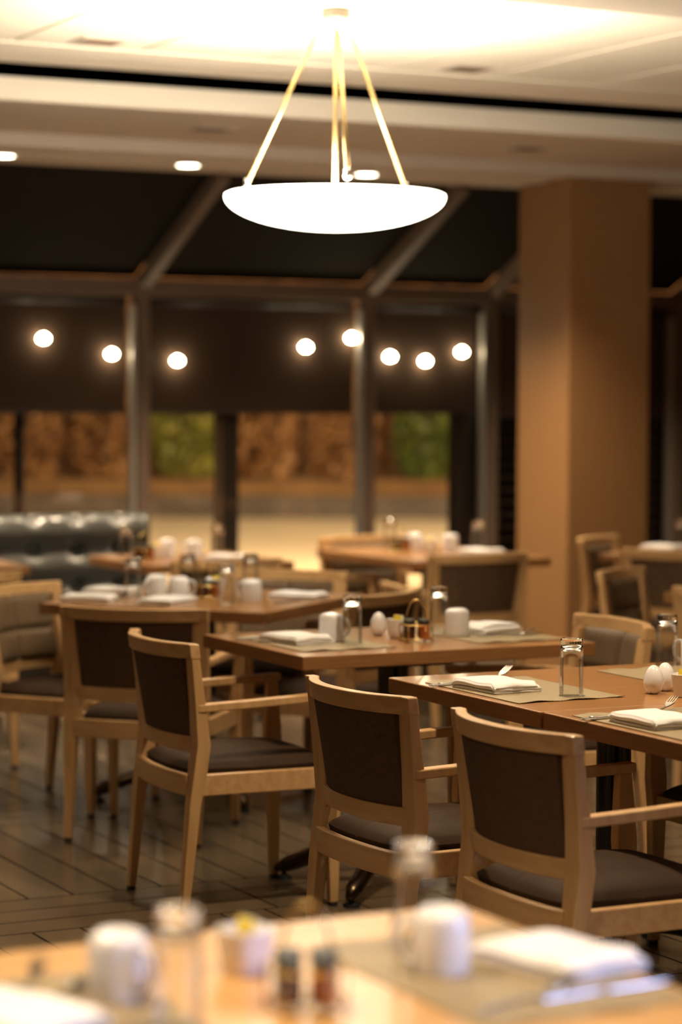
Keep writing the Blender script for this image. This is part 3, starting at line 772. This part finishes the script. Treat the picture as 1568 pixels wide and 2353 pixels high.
# ------------------------------------------------------------------ outside: garden at night
def out(X, Z): return (sin(YAW)*Z+cos(YAW)*X, cos(YAW)*Z-sin(YAW)*X)
def oquad(X0, X1, Z0, Z1, z0, z1):
    P = [out(X0, Z0), out(X1, Z0), out(X1, Z1), out(X0, Z1)]
    return MB().add([(*p, z0) for p in P]+[(*p, z1) for p in P], [(0, 3, 2, 1), (4, 5, 6, 7), (0, 1, 5, 4), (1, 2, 6, 5), (2, 3, 7, 6), (3, 0, 4, 7)])
struct(MB().box(-10, 60, 13.46, 80, -.12, -.02), 'ground', PATIO)
tag(oquad(-9, 9, 31, 31.4, -.02, .26).build('retaining_wall', STONE), 'low dark stone retaining wall across the garden outside', 'wall')
tag(oquad(-9, 9, 31.4, 32.3, -.02, .25).add([(*out(-9, 31.4), .25), (*out(9, 31.4), .25), (*out(9, 32.2), .42), (*out(-9, 32.2), .42), (*out(9, 40), .42), (*out(-9, 40), .42)], [(0, 1, 2, 3), (3, 2, 4, 5)]).build('garden_bed', MULCH), 'tan mulch bed above the low stone wall outside', 'garden bed')
def bush(X, Z, rx, h, m, label, n=2600, zb=.425, seed=1):
    rnd = random.Random(seed); mb = MB(); p = out(X, Z)
    for _ in range(n):
        a = rnd.random()*2*pi; t = rnd.random(); r = (.80+.25*rnd.random()); lump = 1+.10*sin(3*a+seed)+.08*sin(7*a+9*t+seed)
        prof = min(1, .72+1.6*t)*sqrt(max(.02, 1-max(0, (t-.55)/.47)**2))
        x = rx*r*prof*cos(a)*lump; y = rx*.7*r*prof*sin(a)*lump; z = .03+h*t*1.0
        s = .045+.04*rnd.random(); d1 = Vector((rnd.uniform(-1, 1), rnd.uniform(-1, 1), rnd.uniform(-.6, 1))).normalized(); d2 = d1.cross(Vector((rnd.random(), rnd.random(), .3))).normalized()
        c = Vector((x, y, z)); mb.add([c-d1*s, c+d2*s*.5, c+d1*s, c-d2*s*.5], [(0, 1, 2, 3)])
    e = empty('garden_bush', (*p, zb), -YAW); tag(e, label, 'bush', 'bushes outside the windows')
    mb.build('foliage', m, e)
    sm = MB()
    for k in range(5):
        a = k*1.3+seed; sm.tube([(0, 0, 0), (.3*rx*cos(a), .3*rx*sin(a), h*.4), (.55*rx*cos(a), .5*rx*sin(a), h*.75)], .03, 6)
    sm.build('stems', BARK, e); return e
bush(-5.43, 33, .44, 2.3, RUST, 'rust-coloured bush outside, mostly beyond the left frame edge', seed=12)
bush(-4.33, 33, .44, 2.3, RUST, 'rust-coloured bush outside at the left frame edge', seed=1)
bush(-3.23, 33, .44, 2.2, RUST, 'rust-coloured bush outside left of the first mullion', seed=2)
bush(-2.12, 33, .44, 2.4, GREEN, 'bright green bush outside right of the first mullion', seed=3)
bush(-1.03, 33, .44, 2.2, RUST, 'rust bush outside just right of the dark middle post', seed=4)
bush(.05, 33, .44, 2.3, RUST, 'rust bush outside left of the second mullion', seed=5)
bush(1.15, 33, .43, 2.2, DGREEN, 'dark green bush outside in the narrow bay left of the pillar', seed=7)
bush(2.2, 33, .44, 2.2, RUST, 'dim rust bush outside seen beside the pillar', seed=8)
# dark backdrop hedge
tag(oquad(-12, 12, 34.3, 35, .43, 3.6).build('tall_hedge', noisy(mat('hedge_rust', (.08, .03, .01), .9), (.05, .022, .008), (.20, .09, .03), (1, 1, 1), 4, bump=1, bscale=12), None), 'tall dark rust hedge behind the garden bushes', 'hedge')
# louvred screen outside, either side of the pillar
for x0, x1, l in ((7.97, 10.5, 'dark slatted screen outside, seen on both sides of the pillar'),):
    e = tag(empty('louver_screen', (0, 13.75, 0)), l, 'screen')
    m = MB()
    for k in range(17): m.box(x0, x1, -.01, .06, .12+k*.082, .14+k*.082)
    m.build('slats', LOUV, e); MB().box(x0, x1, .10, .12, 0, 2.2).build('back_board', VOID, e)
# stand-ins for unidentified round lights at the shades; bulb, socket and cord invented
def make_bulb():
    e = empty('stand_in_light'); e['category'] = 'round light'
    MB().lathe([(.0005, -.025), (.017, -.022), (.029, -.013), (.033, 0), (.029, .012), (.014, .022), (.010, .028)], 18).build('bulb', BULB, e, smooth=True)
    MB().lathe([(.011, .026), (.011, .045), (.004, .05)], 12).build('socket', RUBBER, e)
    MB().tube([(0, 0, .05), (0, 0, .22)], .0015, 6).build('cord', RUBBER, e); return e
MAKERS['bulb'] = make_bulb
bl = ['glowing round light farthest left before the dark shade', 'glowing round light just left of the first mullion', 'glowing round light just right of the first mullion', 'glowing round light in the centre of the middle bay', 'glowing round light half hidden by the second mullion',
      'first glowing round light in the narrow bay from the left', 'smallest-looking middle light in the narrow bay', 'glowing round light at the right of the narrow bay']
BP = [(4.853, 1.893), (5.279, 1.807), (5.699, 1.773), (6.555, 1.865), (6.872, 1.926), (7.143, 1.813), (7.395, 1.788), (7.66, 1.849)]
for (x, z), l in zip(BP, bl):
    place('bulb', (x, 13.352, z), 0, l, 'glowing round lights before the window shades')
